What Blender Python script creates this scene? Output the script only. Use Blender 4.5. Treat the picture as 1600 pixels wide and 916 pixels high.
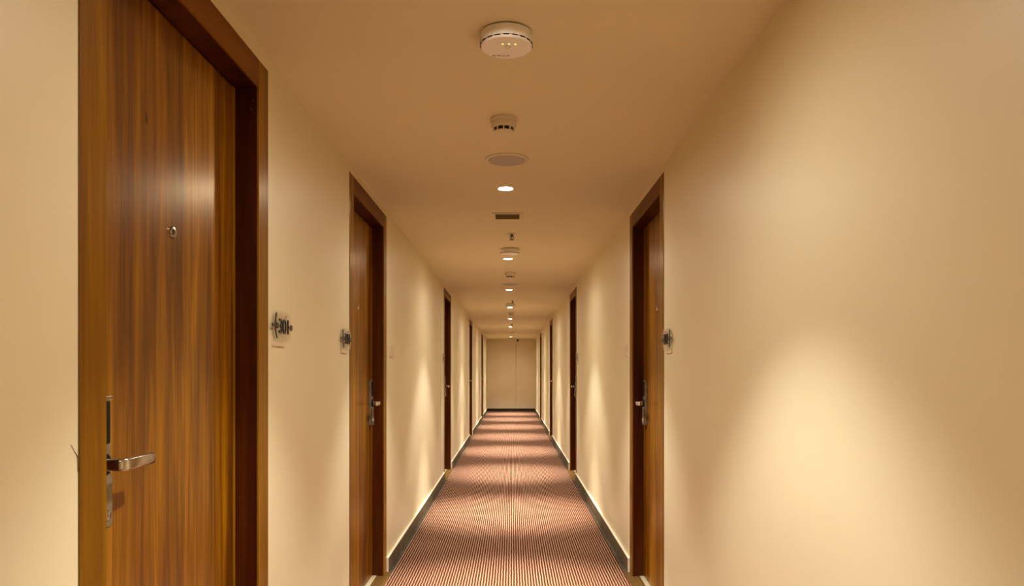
import bpy, bmesh, math, random
from mathutils import Vector, Matrix

sc = bpy.context.scene
COL = sc.collection
for o in list(bpy.data.objects):
    bpy.data.objects.remove(o)

# ------------------------------------------------------------------ camera, light levels, exposure
EYE = 1.20
F_PX = 1130.0
cam_d = bpy.data.cameras.new('camera')
cam_d.sensor_width = 36.0
cam_d.lens = 36.0 * F_PX / 1600.0
cam_d.shift_y = 122.0 / 1600.0
cam_d.clip_start = 0.02
cam = bpy.data.objects.new('camera', cam_d)
cam.location = (0, 0, EYE)
cam.rotation_euler = (math.pi / 2, 0, 0)
COL.objects.link(cam)
sc.camera = cam

world = bpy.data.worlds.new('world')
world.use_nodes = True
world.node_tree.nodes['Background'].inputs[0].default_value = (0, 0, 0, 1)
world.node_tree.nodes['Background'].inputs[1].default_value = 0.0
sc.world = world

sc.view_settings.view_transform = 'Standard'
sc.view_settings.look = 'None'
sc.view_settings.exposure = 0.2
sc.view_settings.gamma = 1.0
sc.view_settings.use_curve_mapping = False

BEAM_W, MID_W, WIDE_W, LENS_E = 700.0, 92.0, 14.0, 300.0      # per downlight
LIGHT_COL = (1.0, 0.985, 0.95)

# ------------------------------------------------------------------ dimensions
XL, XR = -0.75, 0.703          # corridor walls
CEIL = 2.155
Y0, Y1 = -2.3, 21.6            # back and far end
CAS = 0.083                    # width of the wooden door casing
REC = 0.065                    # how far the door leaf sits back
HEAD = 2.12                    # top of the casing

# ------------------------------------------------------------------ materials
def mat(name, base=(.8, .8, .8), rough=.5, metal=0.0, spec=.5, coat=0.0):
    m = bpy.data.materials.new(name)
    m.use_nodes = True
    b = m.node_tree.nodes['Principled BSDF']
    b.inputs['Base Color'].default_value = (*base, 1)
    b.inputs['Roughness'].default_value = rough
    b.inputs['Metallic'].default_value = metal
    b.inputs['Specular IOR Level'].default_value = spec
    b.inputs['Coat Weight'].default_value = coat
    return m, m.node_tree, b

def N(nt, kind, **kw):
    n = nt.nodes.new(kind)
    for k, v in kw.items():
        setattr(n, k, v)
    return n

def ramp(nt, stops, interp='LINEAR'):
    r = N(nt, 'ShaderNodeValToRGB')
    r.color_ramp.interpolation = interp
    e = r.color_ramp.elements
    while len(e) < len(stops):
        e.new(0.5)
    for el, (p, c) in zip(e, stops):
        el.position = p
        el.color = (*c, 1)
    return r

def noisy(name, base, base2, scale, rough, bump=0.0, bscale=200.0, spec=.4, metal=0.0):
    m, nt, b = mat(name, base, rough, metal, spec)
    tc = N(nt, 'ShaderNodeTexCoord')
    n = N(nt, 'ShaderNodeTexNoise')
    n.inputs['Scale'].default_value = scale
    n.inputs['Detail'].default_value = 4
    nt.links.new(tc.outputs['Object'], n.inputs['Vector'])
    r = ramp(nt, [(.35, base), (.65, base2)])
    nt.links.new(n.outputs['Fac'], r.inputs[0])
    nt.links.new(r.outputs[0], b.inputs['Base Color'])
    if bump:
        n2 = N(nt, 'ShaderNodeTexNoise')
        n2.inputs['Scale'].default_value = bscale
        n2.inputs['Detail'].default_value = 3
        nt.links.new(tc.outputs['Object'], n2.inputs['Vector'])
        bp = N(nt, 'ShaderNodeBump')
        bp.inputs['Strength'].default_value = bump
        bp.inputs['Distance'].default_value = .002
        nt.links.new(n2.outputs['Fac'], bp.inputs['Height'])
        nt.links.new(bp.outputs[0], b.inputs['Normal'])
    return m

def wood(name, stops, rough, axis='Z', coat=.3, seed=0.0, knot=None):
    """polished veneer: long streaks along the grain axis, laid in vertical strips"""
    m, nt, b = mat(name, (.3, .12, .02), .35, 0, .2)
    tc = N(nt, 'ShaderNodeTexCoord')
    oi = N(nt, 'ShaderNodeObjectInfo')
    off = N(nt, 'ShaderNodeVectorMath', operation='SCALE')
    comb = N(nt, 'ShaderNodeCombineXYZ')
    for i in range(3):
        nt.links.new(oi.outputs['Random'], comb.inputs[i])
    nt.links.new(comb.outputs[0], off.inputs[0])
    off.inputs[3].default_value = 17.0 + seed
    add = N(nt, 'ShaderNodeVectorMath', operation='ADD')
    nt.links.new(tc.outputs['Object'], add.inputs[0])
    nt.links.new(off.outputs[0], add.inputs[1])
    def streak(across, along, det, dist=0.0):
        mp = N(nt, 'ShaderNodeMapping')
        s = [across, across, along] if axis == 'Z' else [along, across, across]
        mp.inputs['Scale'].default_value = s
        nt.links.new(add.outputs[0], mp.inputs[0])
        n = N(nt, 'ShaderNodeTexNoise')
        n.inputs['Scale'].default_value = 1.0
        n.inputs['Detail'].default_value = det
        n.inputs['Roughness'].default_value = .55
        n.inputs['Distortion'].default_value = dist
        nt.links.new(mp.outputs[0], n.inputs['Vector'])
        return n
    bands = streak(7, .5, 3, .6)
    mid = streak(34, 1.5, 5, 1.0)
    fine = streak(170, 5.0, 4)
    mx = N(nt, 'ShaderNodeMath', operation='MULTIPLY_ADD')
    nt.links.new(bands.outputs['Fac'], mx.inputs[0]); mx.inputs[1].default_value = .54
    m2 = N(nt, 'ShaderNodeMath', operation='MULTIPLY_ADD')
    nt.links.new(mid.outputs['Fac'], m2.inputs[0]); m2.inputs[1].default_value = .33
    m3 = N(nt, 'ShaderNodeMath', operation='MULTIPLY')
    nt.links.new(fine.outputs['Fac'], m3.inputs[0]); m3.inputs[1].default_value = .13
    nt.links.new(m3.outputs[0], m2.inputs[2])
    nt.links.new(m2.outputs[0], mx.inputs[2])
    r = ramp(nt, stops)
    nt.links.new(mx.outputs[0], r.inputs[0])
    col = r.outputs[0]
    if knot:
        mp = N(nt, 'ShaderNodeMapping', vector_type='TEXTURE')
        mp.inputs['Location'].default_value = knot
        mp.inputs['Scale'].default_value = (.0075, .5, .020)
        nt.links.new(tc.outputs['Object'], mp.inputs[0])
        ln = N(nt, 'ShaderNodeVectorMath', operation='LENGTH')
        nt.links.new(mp.outputs[0], ln.inputs[0])
        kr = ramp(nt, [(.25, (.22, .12, .1)), (.6, (.55, .5, .5)), (1.0, (1, 1, 1))])
        nt.links.new(ln.outputs['Value'], kr.inputs[0])
        mm = N(nt, 'ShaderNodeMix', data_type='RGBA', blend_type='MULTIPLY')
        mm.inputs[0].default_value = 1.0
        nt.links.new(r.outputs[0], mm.inputs[6]); nt.links.new(kr.outputs[0], mm.inputs[7])
        col = mm.outputs[2]
    nt.links.new(col, b.inputs['Base Color'])
    bp = N(nt, 'ShaderNodeBump')
    bp.inputs['Strength'].default_value = .06
    bp.inputs['Distance'].default_value = .001
    nt.links.new(fine.outputs['Fac'], bp.inputs['Height'])
    nt.links.new(bp.outputs[0], b.inputs['Normal'])
    b.inputs['IOR'].default_value = 1.18
    gl = N(nt, 'ShaderNodeBsdfGlossy'); gl.inputs['Roughness'].default_value = rough
    gl.inputs['Color'].default_value = (1, .83, .56, 1)
    nt.links.new(bp.outputs[0], gl.inputs['Normal'])
    mixs = N(nt, 'ShaderNodeMixShader'); mixs.inputs[0].default_value = coat
    nt.links.new(b.outputs[0], mixs.inputs[1]); nt.links.new(gl.outputs[0], mixs.inputs[2])
    nt.links.new(mixs.outputs[0], nt.nodes['Material Output'].inputs['Surface'])
    return m

def carpet_mat():
    m, nt, b = mat('ribbed_carpet', (.2, .08, .05), .95, 0, .1)
    b.inputs['Specular IOR Level'].default_value = .02
    tc = N(nt, 'ShaderNodeTexCoord')
    sx = N(nt, 'ShaderNodeSeparateXYZ')
    nt.links.new(tc.outputs['Object'], sx.inputs[0])
    def mth(op, a, bb=None, c=None):
        n = N(nt, 'ShaderNodeMath', operation=op)
        for i, v in enumerate((a, bb, c)):
            if v is None: continue
            if isinstance(v, (int, float)): n.inputs[i].default_value = v
            else: nt.links.new(v, n.inputs[i])
        return n.outputs[0]
    # wobble so that the ribs are not ruler straight
    wn = N(nt, 'ShaderNodeTexNoise'); wn.inputs['Scale'].default_value = 26
    nt.links.new(tc.outputs['Object'], wn.inputs['Vector'])
    wob = mth('MULTIPLY', mth('SUBTRACT', wn.outputs['Fac'], .5), .0085)
    P = .0158
    ph = mth('MULTIPLY', mth('ADD', sx.outputs['X'], wob), 2 * math.pi / P)
    rib = mth('MULTIPLY_ADD', mth('SINE', ph), .5, .5)
    # loops along each rib, every other rib set off by half a loop
    row = mth('FLOOR', mth('DIVIDE', mth('ADD', sx.outputs['X'], wob), P))
    par = mth('MULTIPLY', mth('MODULO', row, 2.0), math.pi)
    loop = mth('MULTIPLY_ADD', mth('SINE', mth('ADD', mth('MULTIPLY', sx.outputs['Y'], 2 * math.pi / .014), par)), .5, .5)
    fn = N(nt, 'ShaderNodeTexNoise'); fn.inputs['Scale'].default_value = 420; fn.inputs['Detail'].default_value = 2
    nt.links.new(tc.outputs['Object'], fn.inputs['Vector'])
    v = mth('ADD', mth('MULTIPLY', rib, mth('MULTIPLY_ADD', loop, .45, .55)), mth('MULTIPLY', mth('SUBTRACT', fn.outputs['Fac'], .5), .55))
    r = ramp(nt, [(.20, (.062, .018, .006)), (.5, (.150, .060, .028)), (.9, (.48, .305, .20))])
    nt.links.new(v, r.inputs[0])
    nt.links.new(r.outputs[0], b.inputs['Base Color'])
    bp = N(nt, 'ShaderNodeBump'); bp.inputs['Strength'].default_value = .5; bp.inputs['Distance'].default_value = .003
    nt.links.new(v, bp.inputs['Height'])
    nt.links.new(bp.outputs[0], b.inputs['Normal'])
    return m

def emit(name, col, s):
    m = bpy.data.materials.new(name); m.use_nodes = True
    nt = m.node_tree; nt.nodes.clear()
    e = N(nt, 'ShaderNodeEmission'); e.inputs[0].default_value = (*col, 1); e.inputs[1].default_value = s
    o = N(nt, 'ShaderNodeOutputMaterial'); nt.links.new(e.outputs[0], o.inputs[0])
    return m

WALLC, WALLC2 = (.78, .678, .435), (.795, .692, .45)
M = {
    'wall': noisy('cream_wall_paint', WALLC, WALLC2, 1.6, .42, .10, 140, .35),
    'ceiling': noisy('cream_ceiling_paint', (.75, .635, .405), (.77, .65, .42), 1.2, .6, .06, 120, .25),
    'endpanel': noisy('pale_board_paint', (.74, .60, .38), (.76, .62, .40), 2.0, .4, .04, 90, .35),
    'door': wood('door_veneer', [(.36, (.050, .012, .0004)), (.45, (.115, .034, .0006)), (.53, (.20, .068, .001)), (.62, (.33, .14, .0015))], .26, 'Z', .125),
    'door_knot': wood('knotted_door_veneer', [(.36, (.050, .012, .0004)), (.45, (.115, .034, .0006)), (.53, (.20, .068, .001)), (.62, (.33, .14, .0015))], .26, 'Z', .125, 0.0, (.121, -REC, 1.764)),
    'frame': wood('frame_timber', [(.36, (.12, .042, .0006)), (.5, (.215, .086, .001)), (.64, (.31, .135, .0015))], .24, 'Z', .06, 3.0),
    'header': wood('shaded_head_timber', [(.36, (.07, .016, .0006)), (.5, (.14, .038, .001)), (.64, (.21, .065, .0015))], .26, 'X', .05, 5.0),  # redder and darker than the jambs, shade painted into the head
    'shaded_reveal': wood('shaded_reveal_timber', [(.36, (.025, .0035, .0006)), (.5, (.055, .009, .001)), (.66, (.10, .022, .002))], .35, 'Z', .02, 7.0),  # casing timber darkened, the shade of the recess is in the colour
    'carpet': carpet_mat(),
    'slab': noisy('floor_screed', (.10, .08, .06), (.14, .11, .08), 8, .7),
    'stone': noisy('dark_stone', (.075, .056, .028), (.13, .10, .055), 14, .5, .05, 60, .2),
    'border': noisy('dark_stone_strip', (.04, .028, .014), (.075, .055, .03), 14, .6, .05, 60, .15),
    'stoneend': noisy('black_stone', (.012, .009, .007), (.02, .014, .01), 14, .4),
    'capwhite': noisy('cream_plaster_edge', (.86, .74, .54), (.88, .77, .57), 40, .5, .2, 160),
    'threshold': wood('threshold_timber', [(.36, (.06, .028, .007)), (.5, (.105, .05, .012)), (.66, (.15, .075, .018))], .35, 'X', .05, 9.0),
    'marble': noisy('pale_marble', (.36, .28, .16), (.45, .35, .21), 20, .3),
    'steel': noisy('brushed_nickel', (.50, .45, .37), (.58, .53, .44), 90, .2, 0, 1, .5, 1.0),
    'satin': noisy('satin_nickel', (.27, .225, .16), (.33, .28, .20), 60, .42, 0, 1, .4, .75),
    'black': mat('black_gloss', (.006, .004, .004), .4, 0, .15)[0],
    'hole': mat('dark_cavity', (.012, .008, .005), .8)[0],
    'plastic': noisy('warm_white_plastic', (.88, .81, .74), (.90, .83, .76), 5, .38),
    'plasticold': noisy('aged_cream_plastic', (.66, .56, .38), (.70, .60, .42), 6, .42),
    'grille': noisy('speaker_mesh', (.42, .37, .32), (.50, .44, .38), 600, .6),
    'vent': noisy('vent_shade', (.36, .28, .12), (.40, .31, .14), 30, .6),
    'ink': mat('black_lettering', (.015, .010, .010), .35)[0],
    'brass': noisy('sprinkler_brass', (.13, .085, .04), (.17, .115, .055), 50, .35, 0, 1, .5, 1.0),
    'led': emit('led_glow', (.80, 1.0, .12), 1.3),
    'lens': emit('lamp_lens', (1.0, .90, .74), LENS_E),
    'switch': noisy('cream_switch', (.74, .59, .39), (.76, .61, .41), 12, .4),
}
# clear acrylic for the number signs
m, nt, b = mat('clear_acrylic', (.66, .55, .38), .08, 0, .5)
b.inputs['Alpha'].default_value = .22
M['acrylic'] = m

# ------------------------------------------------------------------ mesh helpers
class MB:
    def __init__(self):
        self.bm = bmesh.new()
    def box(self, x0, x1, y0, y1, z0, z1, bev=0.0, seg=2):
        r = bmesh.ops.create_cube(self.bm, size=1.0)
        vs = r['verts']
        for v in vs:
            v.co = Vector(((x0 + x1) / 2 + v.co.x * (x1 - x0), (y0 + y1) / 2 + v.co.y * (y1 - y0), (z0 + z1) / 2 + v.co.z * (z1 - z0)))
        if bev:
            es = {e for v in vs for e in v.link_edges}
            bmesh.ops.bevel(self.bm, geom=list(es), offset=bev, segments=seg, affect='EDGES', profile=.5)
        return self
    def lathe(self, prof, seg=48, c=(0, 0, 0), axis='Z'):
        """profile of (r, z) pairs turned about an axis through c"""
        rings = []
        for r, z in prof:
            ring = []
            if r < 1e-6:
                ring = [self.bm.verts.new(self._ax(0, 0, z, c, axis))]
            else:
                for i in range(seg):
                    a = 2 * math.pi * i / seg
                    ring.append(self.bm.verts.new(self._ax(r * math.cos(a), r * math.sin(a), z, c, axis)))
            rings.append(ring)
        for A, B in zip(rings, rings[1:]):
            for i in range(seg):
                j = (i + 1) % seg
                if len(A) == 1 and len(B) == 1: continue
                if len(A) == 1: self.bm.faces.new((A[0], B[j], B[i]))
                elif len(B) == 1: self.bm.faces.new((A[i], A[j], B[0]))
                else: self.bm.faces.new((A[i], A[j], B[j], B[i]))
        return self
    @staticmethod
    def _ax(x, y, z, c, axis):
        if axis == 'Z': p = (x, y, z)
        elif axis == 'Y': p = (x, z, -y)
        else: p = (z, x, y)
        return Vector((p[0] + c[0], p[1] + c[1], p[2] + c[2]))
    def sweep(self, pts, section):
        """section = list of (a, b) offsets; pts = centre line with local axes (pos, A, B)"""
        rings = [[self.bm.verts.new(Vector(p) + Vector(A) * s * k[0] + Vector(B) * t * k[1]) for s, t in section] for p, A, B, k in pts]
        n = len(section)
        for P, Q in zip(rings, rings[1:]):
            for i in range(n):
                j = (i + 1) % n
                self.bm.faces.new((P[i], P[j], Q[j], Q[i]))
        self.bm.faces.new(list(reversed(rings[0]))); self.bm.faces.new(rings[-1])
        return self
    def prism(self, outline, y0, y1):
        """outline in (x, z), pushed out from y0 to y1"""
        A = [self.bm.verts.new((x, y0, z)) for x, z in outline]
        B = [self.bm.verts.new((x, y1, z)) for x, z in outline]
        n = len(outline)
        for i in range(n):
            j = (i + 1) % n
            self.bm.faces.new((A[i], A[j], B[j], B[i]))
        self.bm.faces.new(list(reversed(A))); self.bm.faces.new(B)
        return self
    def build(self, name, material, parent=None, smooth=False):
        bmesh.ops.recalc_face_normals(self.bm, faces=self.bm.faces[:])
        me = bpy.data.meshes.new(name)
        self.bm.to_mesh(me); self.bm.free()
        me.materials.append(material)
        if smooth:
            for p in me.polygons: p.use_smooth = True
            try: me.set_sharp_from_angle(angle=math.radians(35))
            except Exception: pass
        o = bpy.data.objects.new(name, me)
        COL.objects.link(o)
        if parent: o.parent = parent
        return o

def tag(o, label, cat, group=None, kind=None):
    o['label'] = label; o['category'] = cat
    if group: o['group'] = group
    if kind: o['kind'] = kind
    return o

def empty(name, loc, rz=0.0):
    e = bpy.data.objects.new(name, None)
    e.empty_display_size = .1
    e.location = loc; e.rotation_euler = (0, 0, rz)
    COL.objects.link(e)
    return e

def copy_thing(root, loc):
    r = root.copy(); COL.objects.link(r); r.location = loc
    for ch in root.children:
        c = ch.copy(); COL.objects.link(c); c.parent = r
        for g in ch.children:
            d = g.copy(); COL.objects.link(d); d.parent = c
    return r

def rrect(w, h, r, n=6, cx=0, cz=0):
    pts = []
    for sx, sz, a0 in ((1, 1, 0), (-1, 1, 90), (-1, -1, 180), (1, -1, 270)):
        for i in range(n + 1):
            a = math.radians(a0 + 90 * i / n)
            pts.append((cx + sx * (w / 2 - r) + r * math.cos(a), cz + sz * (h / 2 - r) + r * math.sin(a)))
    return pts

# ------------------------------------------------------------------ where the doors stand (near, far along the corridor)
LEFT_DOORS = [(1.2505, 2.217), (3.335, 4.306), (7.95, 8.88), (12.70, 13.62), (17.65, 18.58)]
RIGHT_DOORS = [(3.345, 4.300), (7.86, 8.80), (12.52, 13.45), (17.20, 18.14)]

# ------------------------------------------------------------------ room shell
T = .16
def wall(name, x0, x1, gaps, label):
    b = MB(); y = Y0
    for a, c in gaps:
        b.box(x0, x1, y, a, 0, CEIL)
        b.box(x0, x1, a, c, HEAD, CEIL)
        y = c
    b.box(x0, x1, y, Y1, 0, CEIL)
    return tag(b.build(name, M['wall']), label, 'wall', kind='structure')
wl = wall('wall_left', XL - T, XL, LEFT_DOORS, 'long cream left corridor wall with five wooden doors set in it')
wall('wall_right', XR, XR + T, RIGHT_DOORS, 'long cream right corridor wall, bare in the foreground with a light scallop')
ck = [(1.2295, 1.074), (1.2355, 1.067), (1.2400, 1.061), (1.2440, 1.057), (1.2475, 1.052), (1.2480, 1.040), (1.2490, 1.026)]
MB().sweep([((XL, y, z), Vector((1, 0, 0)), Vector((0, 1, .6)).normalized(), (.0004, .0006 + .0004 * (k in (3, 4)))) for k, (y, z) in enumerate(ck)],
           [(1, 1), (-1, 1), (-1, -1), (1, -1)]).build('crack', M['brass'], wl)
tag(MB().box(XL - T, XR + T, Y0 - T, Y0, 0, CEIL).build('wall_back', M['wall']),
    'cream wall added unseen behind the viewer, closing the corridor for bounce light', 'wall', kind='structure')  # unseen, added to keep light bouncing inside the corridor
we = MB()
we.box(XL - T, XR + T, Y1 + .02, Y1 + T, 0, CEIL)
we = we.build('wall_end', M['endpanel'])
tag(we, 'pale end wall of two tall boards at the far end of the corridor', 'wall', kind='structure')
SEAM = .115
MB().box(XL, SEAM - .006, Y1, Y1 + .02, 0, CEIL, .002).build('panel', M['endpanel'], we)
MB().box(SEAM + .006, XR, Y1 - .006, Y1 + .02, 0, CEIL, .002).build('panel', M['endpanel'], we)
tag(MB().box(XL - T, XR + T, Y0 - T, Y1 + T, CEIL, CEIL + .12).build('ceiling', M['ceiling']),
    'long plain cream ceiling with a row of fittings down its middle', 'ceiling', kind='structure')
tag(MB().box(XL - T, XR + T, Y0 - T, Y1 + T, -.12, -.006).build('floor', M['slab']),
    'dark floor slab under the carpet and the stone borders', 'floor', kind='structure')

# carpet, stone borders beside it
CL, CR = XL + .040, XR - .038
tag(MB().box(CL, CR, Y0, Y1, -.006, .004).build('carpet', M['carpet']),
    'brown fitted carpet with fine pale ribs running the length of the corridor', 'carpet')

def side_runs(gaps):
    y = Y0; out = []
    for a, c in gaps:
        out.append((y, a)); y = c
    out.append((y, Y1))
    return out
def border(name, x0, x1, gaps, label):
    b = MB()
    for a, c in side_runs(gaps):
        b.box(x0, x1, a, c, -.006, .002)
    tag(b.build(name, M['border']), label, 'floor border', kind='structure')
border('trim_1', XL, CL, LEFT_DOORS, 'narrow dark stone strip of floor along the left edge of the carpet')
border('trim_2', CR, XR, RIGHT_DOORS, 'narrow dark stone strip of floor along the right edge of the carpet')

BH = .088
def skirting(name, wx, sgn, gaps, label):
    core = MB(); face = MB()
    for a, c in side_runs(gaps):
        x0, x1 = sorted((wx, wx + sgn * .0145))
        core.box(x0, x1, a, c, .002, BH, .0015)
        x0, x1 = sorted((wx + sgn * .0145, wx + sgn * .0175))
        face.box(x0, x1, a + .003, c - .003, .002, BH - .003)
    o = tag(core.build(name, M['capwhite']), label, 'baseboard', kind='structure')
    f = face.build('stone_face', M['stone'], o)
    f['label'] = 'dark stone facing below the cream top edge'
skirting('baseboard_left', XL, 1, LEFT_DOORS, 'low baseboard with cream top edge and dark stone face, left wall')
skirting('baseboard_right', XR, -1, RIGHT_DOORS, 'low baseboard with cream top edge and dark stone face, right wall')
tag(MB().box(XL + .016, XR - .016, Y1 - .022, Y1 - .006, .004, .082, .002).build('baseboard_end', M['stoneend']),
    'black baseboard across the foot of the end wall', 'baseboard', kind='structure')

# ------------------------------------------------------------------ doors
def lever_section():
    return rrect(.012, .025, .005, 3)

def door(idx, wall_side, a, c, lock, label, screws=False):
    """local frame: x along the wall, +y out of the wall into the corridor, z up; lock = +1 / -1 end of x"""
    W = c - a
    left = wall_side == 'left'
    root = empty('door_%d' % idx, (XL if left else XR, (a + c) / 2, 0), -math.pi / 2 if left else math.pi / 2)
    tag(root, label, 'door', kind='structure')
    h = W / 2; iw = h - CAS
    ih = HEAD - CAS - .002
    # casing: two jambs and a head, a hair proud of the plaster
    for s in (-1, 1):
        x0, x1 = sorted((s * iw, s * h))
        j = MB().box(x0, x1, -.13, .003, -.004, HEAD, .0015).build('jamb', M['frame'], root)
        x0, x1 = sorted((s * (iw - .0015), s * (iw + .0005)))
        MB().box(x0, x1, -.129, -.003, -.004, ih).build('reveal', M['shaded_reveal'], j)  # thin skin carrying the painted shade of the reveal
        x0, x1 = sorted((s * iw, s * (iw - .016)))
        MB().box(x0, x1, -.125, -REC - .001, -.002, ih, .001).build('door_stop', M['frame'], j)
        if screws and s == -1:
            for (yy, zz) in ((-.012, 1.998), (-.018, 1.972)):
                MB().lathe([(0, 0), (.0035, 0), (.003, .0016), (0, .002)], 12, (s * iw + .0015, yy, zz), 'X').build('screw', M['steel'], j)
    hd = MB().box(-iw, iw, -.13, .003, HEAD - CAS, HEAD, .0015).build('head', M['header'], root)
    MB().box(-iw, iw, -.129, -.003, HEAD - CAS - .002, HEAD - CAS + .0005).build('reveal', M['shaded_reveal'], hd)
    # leaf
    lw = iw - .019
    lf = MB().box(-lw, lw, -REC - .042, -REC, .012, ih - .004, .0012).build('leaf', M['door_knot' if screws else 'door'], root)
    # peephole
    ph = MB().lathe([(0, .002), (.0065, .002), (.0075, .0055), (.0125, .005), (.0145, .001), (.0145, -.002)], 28, (0, -REC, 1.533), 'Y').build('peephole', M['steel'], lf, True)
    MB().lathe([(0, .0028), (.0068, .0024)], 24, (0, -REC, 1.533), 'Y').build('eye', M['black'], ph)
    # sill: pale stone strip below the leaf, timber threshold out to the carpet
    MB().box(-iw, iw, -.13, -.0405, -.004, .006).build('sill', M['marble'], root)
    tx = (CL - XL) if left else (XR - CR)
    MB().box(-h, h, -.040, tx, -.004, .004).build('threshold', M['threshold'], root)
    # lock case
    lx = lock * (iw - .081)
    yb = -REC
    case = MB()
    prof = []   # tapering rounded plate in (x, z)
    case.prism(rrect(.062, .262, .012, 5, lx, 1.018), yb, yb + .014)
    case.prism(rrect(.058, .110, .012, 5, lx, 0.945), yb + .013, yb + .019)
    lockp = case.build('lock_case', M['satin'], root)
    bm = bmesh.new(); bm.from_mesh(lockp.data)
    bmesh.ops.bevel(bm, geom=[e for e in bm.edges if e.calc_face_angle(0) > .9], offset=.003, segments=2, affect='EDGES')
    bm.to_mesh(lockp.data); bm.free()
    MB().box(lx - .031, lx + .031, yb + .003, yb + .0175, 1.1425, 1.151, .002).build('lit_lip', M['steel'], lockp)  # brighter lip standing in for the plate's lamplit top edge
    MB().prism(rrect(.050, .084, .004, 4, lx, 1.098), yb + .0138, yb + .0153).build('card_slot', M['black'], lockp)
    MB().lathe([(.013, 0), (.013, .004), (.010, .006), (0, .006)], 24, (lx, yb + .019, .918), 'Y').build('cylinder_cover', M['steel'], lockp, True)
    # lever: rose, neck coming out of the door, then a flat bar turned towards the hinges
    sec = lever_section()
    hz = 1.016; d = -lock
    MB().lathe([(.023, 0), (.023, .005), (.0205, .008), (0, .008)], 32, (lx, yb + .0135, hz), 'Y').build('rose', M['black'], lockp, True)
    pts = []
    X, Y, Z = Vector((1, 0, 0)), Vector((0, 1, 0)), Vector((0, 0, 1))
    y_out = yb + .057; rr = .013
    pts.append(((lx, yb + .018, hz), X, Z, (1.35, 1)))
    pts.append(((lx, y_out - rr, hz), X, Z, (1.15, 1)))
    for k in range(1, 7):
        t = math.pi / 2 * k / 6
        p = (lx + d * rr * (1 - math.cos(t)), y_out - rr + rr * math.sin(t), hz)
        A = X * math.cos(t) - Y * d * math.sin(t)
        pts.append((p, A, Z, (1, 1)))
    pts.append(((lx + d * .05, y_out, hz + .0005), -Y * d, Z, (.95, .98)))
    pts.append(((lx + d * .114, y_out - .001, hz + .001), -Y * d, Z, (.85, .94)))
    pts.append(((lx + d * .120, y_out - .002, hz + .001), -Y * d, Z, (.55, .78)))
    MB().sweep(pts, sec).build('lever', M['steel'], lockp, True)
    return root

DL = ['large glossy wooden door with lever handle at left foreground, cropped by the frame',
      'second wooden door on the left wall, lever at its far edge, between the 301 sign and the switch plate',
      'third wooden door on the left wall, a narrow dark sliver past the second door',
      'fourth wooden door on the left wall, a thin dark strip',
      'last wooden door on the left wall, beside the end wall']
DR = ['nearest wooden door on the right wall, tall with glossy leaf and lever',
      'second wooden door on the right wall, a narrow dark sliver past the nearest one',
      'third wooden door on the right wall, a thin dark strip',
      'last wooden door on the right wall, beside the end wall']
n = 0
for i, (a, c) in enumerate(LEFT_DOORS):
    n += 1; door(n, 'left', a, c, 1 if i == 0 else -1, DL[i], i == 0)
for i, (a, c) in enumerate(RIGHT_DOORS):
    n += 1; door(n, 'right', a, c, 1, DR[i])

# ------------------------------------------------------------------ number signs
def text_mesh(s, height, width, cx, cz, y0, th, parent, flip):
    cu = bpy.data.curves.new('numeral', 'FONT')
    cu.body = s; cu.size = 1.0; cu.extrude = .02; cu.offset = .0
    t = bpy.data.objects.new('numeral', cu); COL.objects.link(t)
    bpy.context.view_layer.update()
    dg = bpy.context.evaluated_depsgraph_get()
    me = bpy.data.meshes.new_from_object(t.evaluated_get(dg))
    bpy.data.objects.remove(t)
    xs = [v.co.x for v in me.vertices]; ys = [v.co.y for v in me.vertices]; zs = [v.co.z for v in me.vertices]
    for v in me.vertices:
        u = (v.co.x - min(xs)) / (max(xs) - min(xs)) - .5
        w = (v.co.y - min(ys)) / (max(ys) - min(ys)) - .5
        q = (v.co.z - min(zs)) / (max(zs) - min(zs))
        v.co = Vector((cx - u * width, y0 + q * th, cz + w * height))
    me.materials.clear(); me.materials.append(M['ink'])
    o = bpy.data.objects.new('numeral', me); COL.objects.link(o); o.parent = parent
    return o

def number_sign(side, yc, digits, label):
    """local x points to the reader's left, so reading runs along -x; bracket on the lobby side (near end on the right wall)"""
    left = side == 'left'
    root = empty('number_sign', (XL if left else XR, yc, 1.344), -math.pi / 2 if left else math.pi / 2)
    tag(root, label, 'room number sign', 'acrylic room number signs beside the doors')
    sgn = 1 if left else -1            # bracket end: local +x is the near end on the left wall, -x on the right wall
    MB().prism(rrect(.172, .094, .03, 6), .0065, .009).build('plate', M['acrylic'], root)
    for sx in (-.05, .05):
        MB().lathe([(.004, .0), (.004, .0065)], 12, (sx, 0, .034), 'Y').build('standoff', M['steel'], root)
    for ends, beads in (((sgn * .106, sgn * .044), ((.104, .0055), (.056, .0095))), ((-sgn * .058, -sgn * .094), ((-.086, .0105),))):
        x0, x1 = sorted(ends)
        b = MB().box(x0, x1, .009, .0115, -.0035, .0035)
        for sx, r in beads:
            b.lathe([(0, .0117), (r * .9, .0117), (r, .0105), (r, .009)], 20, (sx * sgn, 0, 0), 'Y')
        b.build('bar', M['ink'], root)
    pts = []
    for k in range(13):
        t = -1 + 2 * k / 12
        xx = sgn * (.076 - .010 * t * t - (.006 if t < 0 else 0) * t * t)
        w = .0048 * (1 - .55 * abs(t))
        pts.append(((xx, .0103, .041 * t), Vector((1, 0, 0)), Vector((0, 1, 0)), (w, .0013)))
    MB().sweep(pts, [(1, 1), (-1, 1), (-1, -1), (1, -1)]).build('bracket', M['ink'], root)
    if digits:
        text_mesh(digits, .048, .094, -.007 * sgn, 0, .0085, .004, root, False)
    st = MB().prism(rrect(.118, .018, .003, 3, .022 * sgn, -.056), .0, .0035).build('name_strip', M['switch'], root)
    MB().box(.022 * sgn - .058, .022 * sgn + .058, .0, .0042, -.0655, -.0642).build('strip_shadow', M['vent'], st)  # dark line painted in for the shadow under the strip
    return root
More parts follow.
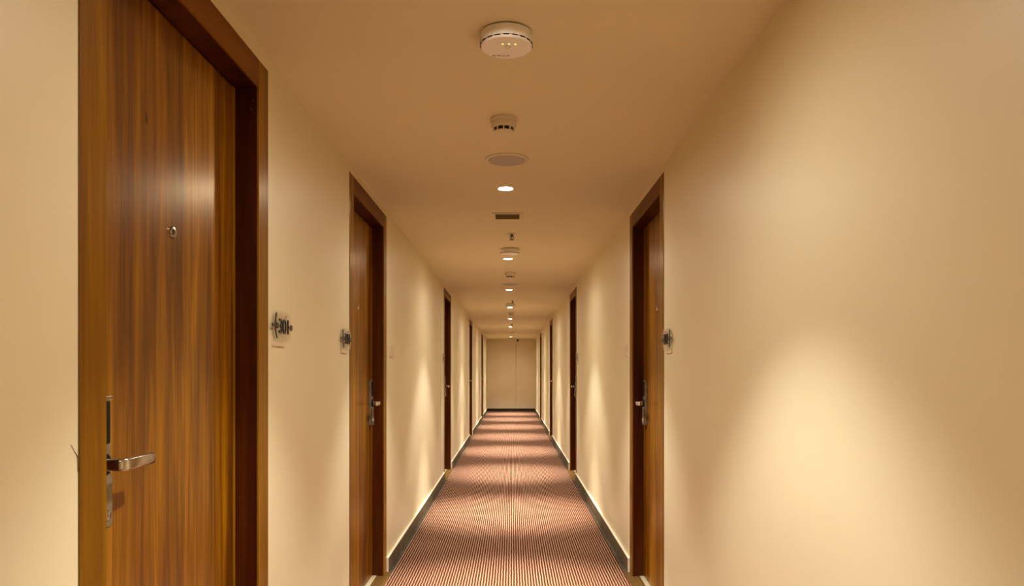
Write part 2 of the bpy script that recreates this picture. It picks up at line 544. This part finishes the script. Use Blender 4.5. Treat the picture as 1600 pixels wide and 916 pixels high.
number_sign('left', 2.338, '301', 'acrylic number sign 301 on the left wall between the two nearest doors')
number_sign('left', 3.243, '303', 'acrylic number sign overlapping the near edge of the second left door')
number_sign('left', 7.86, None, 'tiny number sign at the near edge of the third left door')
number_sign('left', 12.60, None, 'tiny number sign at the near edge of the fourth left door')
number_sign('right', 3.253, '302', 'acrylic number sign overlapping the near edge of the nearest right door')
number_sign('right', 7.76, None, 'tiny number sign at the near edge of the second right door')
number_sign('right', 12.42, None, 'tiny number sign at the near edge of the third right door')

# bell push plates past the doors
def bell_plate(side, yc, label):
    left = side == 'left'
    root = empty('bell_plate', (XL if left else XR, yc, 1.325), -math.pi / 2 if left else math.pi / 2)
    tag(root, label, 'wall switch')
    MB().prism(rrect(.135, .078, .006, 4), 0, .007).build('plate', M['switch'], root)
    MB().lathe([(0, .0105), (.0075, .0105), (.009, .009), (.009, .006)], 20, (0, 0, -.026), 'Y').build('button', M['plasticold'], root, True)
    MB().prism(rrect(.05, .03, .003, 3, 0, .012), .006, .009).build('rocker', M['switch'], root)
bell_plate('left', 4.50, 'small cream switch plate on the left wall just past the second left door')
bell_plate('right', 4.44, 'small cream switch plate on the right wall just past the nearest right door')

# ------------------------------------------------------------------ ceiling fittings
CX = -.018
# recessed downlights with their own light
def make_downlight():
    root = empty('downlight', (0, 0, CEIL))
    MB().lathe([(.036, -.0045), (.040, -.006), (.046, -.0035), (.047, 0)], 40).build('trim_ring', M['plastic'], root, True)
    MB().lathe([(0, -.0030), (.037, -.0022)], 40).build('lens', M['lens'], root, True)
    for nm, size, blend, w in (('beam', 54, 1.0, BEAM_W), ('flood', 87, .5, MID_W), ('spill', 164, .8, WIDE_W)):
        ld = bpy.data.lights.new(nm, 'SPOT')
        ld.energy = w; ld.color = LIGHT_COL
        ld.spot_size = math.radians(size); ld.spot_blend = blend
        ld.shadow_soft_size = .032
        lo = bpy.data.objects.new(nm, ld); COL.objects.link(lo)
        lo.location = (0, 0, -.040); lo.parent = root
    return root
LAMPS = [
    (3.77, 'nearest visible downlight, glowing between the round speaker and the square vent'),
    (6.13, 'second glowing downlight, just past the white disc beyond the vent'),
    (8.48, 'third glowing downlight along the ceiling, after the second speaker'),
    (10.83, 'downlight half hidden behind the third white disc on the ceiling'),
    (13.18, 'small glowing downlight past the third small smoke detector'),
    (15.52, 'small glowing downlight past the farthest sprinkler'),
    (17.90, 'small downlight beyond the last disc, far down the ceiling'),
    (20.10, 'last glowing downlight, close to the end wall'),
    (1.71, 'downlight overhead just above the frame, lighting the bare right wall'),
    (-.8, 'downlight on the ceiling behind the viewer'),
]
proto = None
for y, lab in LAMPS:
    if proto is None:
        proto = make_downlight(); o = proto
    else:
        o = copy_thing(proto, (0, 0, 0))
    o.location = (CX - .015, y, CEIL)
    tag(o, lab, 'ceiling light', 'downlights along the middle of the ceiling')

# round white wireless units
def make_access_point():
    root = empty('access_point', (0, 0, CEIL))
    MB().lathe([(.066, 0), (.070, -.003), (.070, -.004)], 64).build('base', M['hole'], root, True)
    MB().lathe([(.070, -.003), (.0735, -.004), (.0742, -.012), (.0742, -.030), (.0735, -.034)], 64).build('body', M['plastic'], root, True)
    MB().lathe([(.0712, -.0335), (.0722, -.0365)], 64).build('seam', M['plasticold'], root, True)
    MB().lathe([(.0728, -.0355), (.0722, -.0385), (.069, -.0415), (.045, -.0428), (0, -.0432)], 64).build('cover', M['plastic'], root, True)
    for k in range(-5, 6):     # slots in the near rim
        a = math.radians(-90 + k * 19)
        b = MB().box(-.0075, .0075, -.0012, .0012, -.0012, .0012)
        bmesh.ops.transform(b.bm, matrix=Matrix.Translation((.0736 * math.cos(a), .0736 * math.sin(a), -.0350)) @ Matrix.Rotation(a + math.pi / 2, 4, 'Z'), verts=b.bm.verts)
        b.build('slot', M['hole'], root)
    for x in (-.010, .008, .0255):
        MB().lathe([(0, -.0446), (.0022, -.0442), (.0030, -.0425)], 16, (x, -.030 + abs(x) * .1, 0)).build('indicator', M['led'], root)
    b = MB()
    b.lathe([(.0065, -.0426), (.0065, -.0438), (.0080, -.0438), (.0080, -.0426)], 24, (.004, -.012, 0))
    b.build('reset_button', M['grille'], root)
    b = MB()
    for k in range(7):
        w = (.0045, .0032, .005, .0036, .0045, .003, .0048)[k]
        x = -.040 + k * .0072
        b.box(x, x + w, .0445 + .001 * math.sin(k * 2), .0478, -.0434, -.0418)
    b.build('lettering', M['ink'], root)
    return root
ap0 = make_access_point()
APS = [(2.045, 'large round white ceiling unit with three green lights, nearest the viewer'),
       (5.66, 'round white ceiling unit just in front of the second downlight'),
       (10.28, 'third round white ceiling unit, hiding a downlight'),
       (17.55, 'dark looking round ceiling unit near the end wall')]
for i, (y, lab) in enumerate(APS):
    o = ap0 if i == 0 else copy_thing(ap0, (0, 0, 0))
    o.location = (CX + (.002, 0.0, -.005, 0)[i], y, CEIL)
    tag(o, lab, 'wireless access point', 'round white units on the ceiling')

# smoke detectors
def make_detector():
    root = empty('smoke_detector', (0, 0, CEIL))
    MB().lathe([(.0495, 0), (.051, -.002), (.051, -.010), (.0485, -.013)], 48).build('base', M['plasticold'], root, True)
    MB().lathe([(.0475, -.012), (.0485, -.014), (.0475, -.030), (.044, -.036), (.0395, -.037)], 48).build('body', M['plasticold'], root, True)
    MB().lathe([(.038, -.036), (.0365, -.049)], 40).build('chamber', M['hole'], root, True)
    for k in range(10):
        a = 2 * math.pi * (k + .5) / 10
        b = MB().box(-.0028, .0028, -.0025, .0025, -.0500, -.0355)
        bmesh.ops.transform(b.bm, matrix=Matrix.Translation((.0385 * math.cos(a), .0385 * math.sin(a), 0)) @ Matrix.Rotation(a + math.pi / 2, 4, 'Z'), verts=b.bm.verts)
        b.build('rib', M['plasticold'], root)
    MB().lathe([(.0405, -.0488), (.0400, -.0515), (.030, -.0555), (0, -.0575)], 48).build('cap', M['plasticold'], root, True)
    return root
sd0 = make_detector()
SDS = [(2.74, 'cream smoke detector with dark slots, nearest the viewer, behind the large white disc'),
       (7.02, 'second smoke detector, just past the second downlight'),
       (11.62, 'third smoke detector, small, past the third white disc')]
for i, (y, lab) in enumerate(SDS):
    o = sd0 if i == 0 else copy_thing(sd0, (0, 0, 0))
    o.location = (CX - .013 + .014 * (i > 0), y, CEIL)
    tag(o, lab, 'smoke detector', 'smoke detectors on the ceiling')

# ceiling speakers
def make_speaker():
    root = empty('ceiling_speaker', (0, 0, CEIL))
    MB().lathe([(.0995, 0), (.0995, -.003), (.096, -.0065), (.084, -.0075), (.081, -.004)], 64).build('rim', M['plasticold'], root, True)
    MB().lathe([(.0815, -.003), (.0795, -.0075), (.060, -.0110), (.03, -.0125), (0, -.013)], 64).build('grille', M['grille'], root, True)
    return root
sp0 = make_speaker()
for i, (y, lab) in enumerate([(3.26, 'round ceiling speaker grille just before the nearest downlight'),
                              (7.93, 'second round ceiling speaker, seen edge on before the third downlight')]):
    o = sp0 if i == 0 else copy_thing(sp0, (0, 0, 0))
    o.location = (CX - .005, y, CEIL)
    tag(o, lab, 'speaker', 'ceiling speakers')

# square return vent
v = empty('ceiling_vent', (CX - .010, 4.45, CEIL))
tag(v, 'square dark louvred vent in the ceiling past the nearest downlight', 'air vent')
b = MB()
for x0, x1, y0, y1 in ((-.092, -.073, -.092, .092), (.073, .092, -.092, .092), (-.073, .073, -.092, -.073), (-.073, .073, .073, .092)):
    b.box(x0, x1, y0, y1, -.006, 0, .001)
b.build('frame', M['plasticold'], v)
MB().box(-.073, .073, -.073, .073, -.0012, -.0002).build('backing', M['vent'], v)
for k in range(8):
    y = -.064 + k * .0183
    b = MB().box(-.073, .073, -.0075, .0075, -.0006, .0006)
    bmesh.ops.transform(b.bm, matrix=Matrix.Translation((0, y, -.0052)) @ Matrix.Rotation(math.radians(18), 4, 'X'), verts=b.bm.verts)
    b.build('slat', M['vent'], v)

# sprinklers
def make_sprinkler():
    root = empty('sprinkler', (0, 0, CEIL))
    MB().lathe([(.029, 0), (.0285, -.003), (.014, -.006), (.010, -.006)], 32).build('escutcheon', M['plasticold'], root, True)
    MB().lathe([(.0095, -.005), (.0095, -.014), (.0125, -.015), (.0125, -.020), (.007, -.022), (0, -.022)], 24).build('body', M['brass'], root, True)
    for s in (-1, 1):
        pts = [((s * .008, 0, -.020), (1, 0, 0), (0, 1, 0), (.0022, .003)), ((s * .0135, 0, -.029), (1, 0, 0), (0, 1, 0), (.002, .003)),
               ((s * .011, 0, -.036), (1, 0, 0), (0, 1, 0), (.002, .003)), ((s * .003, 0, -.043), (1, 0, 0), (0, 1, 0), (.0025, .003))]
        MB().sweep(pts, [(1, 1), (-1, 1), (-1, -1), (1, -1)]).build('frame_arm', M['brass'], root)
    MB().lathe([(0, -.022), (.003, -.023), (.003, -.041), (0, -.041)], 12).build('bulb', M['brass'], root, True)
    MB().lathe([(0, -.0425), (.016, -.0435), (.0165, -.0455), (0, -.0465)], 24).build('deflector', M['brass'], root, True)
    return root
sk0 = make_sprinkler()
for i, (y, lab) in enumerate([(5.02, 'small dark sprinkler hanging just past the square vent'),
                              (9.80, 'second tiny sprinkler, past the third downlight'),
                              (14.62, 'farthest tiny sprinkler on the ceiling')]):
    o = sk0 if i == 0 else copy_thing(sk0, (0, 0, 0))
    o.location = (CX + .013 + (.004, .014, .006)[i], y, CEIL)
    tag(o, lab, 'sprinkler', 'sprinklers on the ceiling')

# small dark dome fitting high on the end wall
e = empty('dome_camera', (.175, Y1 - .006, 2.115))
tag(e, 'tiny dark round fitting high on the end wall beside the panel seam', 'wall fitting')
MB().lathe([(.030, 0), (.030, -.012), (.026, -.016)], 24, (0, 0, 0), 'Y').build('base', M['stoneend'], e, True)
MB().lathe([(.026, -.014), (.022, -.030), (.012, -.040), (0, -.044)], 24, (0, 0, 0), 'Y').build('dome', M['black'], e, True)
